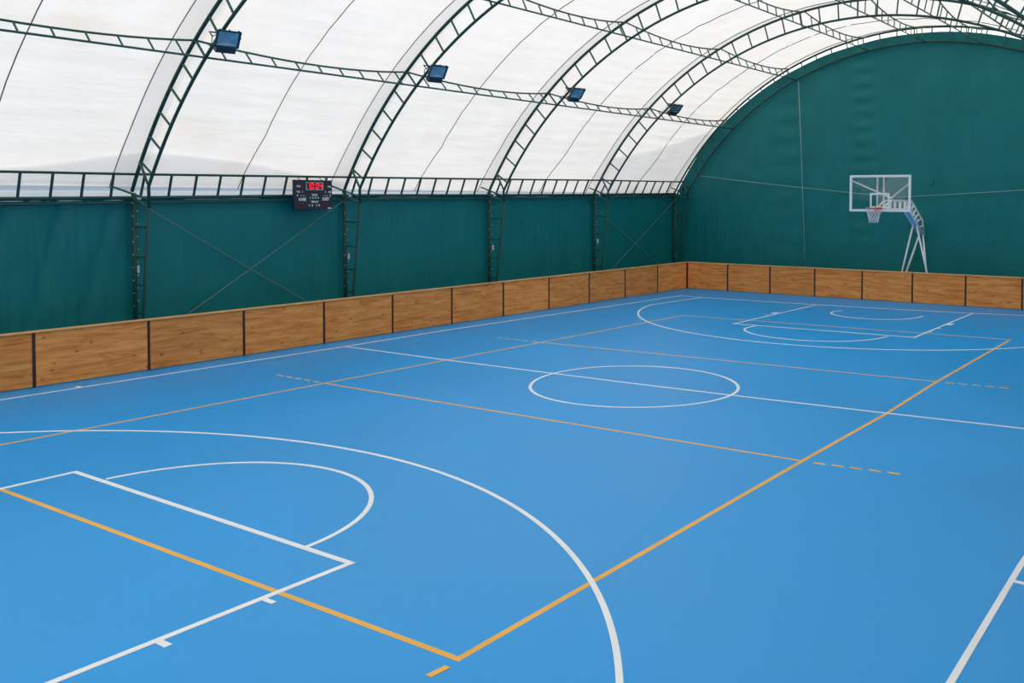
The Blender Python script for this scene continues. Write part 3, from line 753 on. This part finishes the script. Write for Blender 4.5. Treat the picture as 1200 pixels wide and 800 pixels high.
# rim
RR = .225; rc = (-.02, by - .16 - RR, 2.995)
rim = G().tube([(rc[0] + RR * math.cos(2 * PI * i / 28), rc[1] + RR * math.sin(2 * PI * i / 28), rc[2]) for i in range(28)], .017, 8, closed=True).build('rim', M['orange'], hp, True)
g = G().box((rc[0] - .10, by - .04, 2.83), (rc[0] + .10, by - .011, 3.02)); g.box((rc[0] - .09, by - .17, 2.965), (rc[0] + .09, by - .04, 2.98))
for q in (-.08, .08): g.tube([(rc[0] + q, by - .04, 2.86), (rc[0] + q, by - .15, 2.97)], .012)
g.build('rim_bracket', M['orange'], hp)
# net: crossing cords
g = G()
def netp(a, q):
    r = RR * (1 - .10 * q - .34 * math.sin(min(1, q) * PI / 2)); return (rc[0] + r * math.cos(a), rc[1] + r * math.sin(a), rc[2] - .02 - .40 * q)
for i in range(12):
    for sg in (-1, 1):
        g.tube([netp(2 * PI * i / 12 + sg * q / 5 * PI / 6 * 2.5, q / 5) for q in range(6)], .0075, 5)
g.build('net', M['net'], rim, True)
# horizontal lattice arm
for e in (-.09, .09):
    G().tube([(ax + e, by + .06, 2.95), (ax + e, 15.40, 2.93), (ax + e, 15.10, 2.85)][:2], .036, 8).build('arm_lower_chord', M['white_metal'], hp, True)
    G().tube([(ax + e, by + .06, 3.0), (ax + e, 13.34, 3.21), (ax + e, 15.33, 3.20)], .026, 8).build('arm_upper_chord', M['white_metal'], hp, True)
    for yy in (13.35, 13.78, 14.26, 14.73, 15.2): rod('arm_web', (ax + e, yy, 2.94), (ax + e, yy, 3.20), .028, hp, ROD_W)
# descending lattice neck
A = [Vector((ax, 15.33, 3.20)), Vector((ax, 16.50, 2.58)), Vector((ax, 16.70, 2.09))]
B = [Vector((ax, 15.12, 2.90)), Vector((ax, 15.90, 2.48)), Vector((ax, 16.62, 2.15))]
for e in (-.08, .08):
    d = Vector((e, 0, 0))
    G().tube([p + d for p in A], .026, 8).build('neck_upper_chord', M['white_metal'], hp, True)
    G().tube([p + d for p in B], .024, 8).build('neck_lower_chord', M['white_metal'], hp, True)
    for i, t in ((0, .18), (0, .42), (0, .66), (0, .9), (1, .35)):
        rod('neck_web', A[i].lerp(A[i + 1], t) + d, B[i].lerp(B[i + 1], t) + d, .03, hp, ROD_W)
g = G(); X = Vector((1, 0, 0))
for i in range(2):
    d = (B[i + 1] - B[i]); n_ = X.cross(d.normalized()); g.obox((B[i] + B[i + 1]) / 2, X, d.normalized(), n_, .15, d.length, .012)
tag(g.build('neck_plate', M['blue_metal'], hp), 'pale blue underside plate')
for e, fx in ((-1, -.60), (1, .63)): G().tube([(ax + e * .05, 15.98, 2.45), (fx, 16.0, 0)], .029, 8).build('front_leg', M['white_metal'], hp, True)
for e, fx in ((-1, -.72), (1, .33)): G().tube([(ax + e * .05, 16.66, 2.14), (fx, 16.56, 0)], .030, 8).build('rear_leg', M['white_metal'], hp, True)
rod('leg_tie', (-.50, 16.0, .42), (.52, 16.0, .42), .02, hp, ROD_W)
rod('leg_tie', (-.6, 16.58, .42), (.28, 16.58, .42), .02, hp, ROD_W)
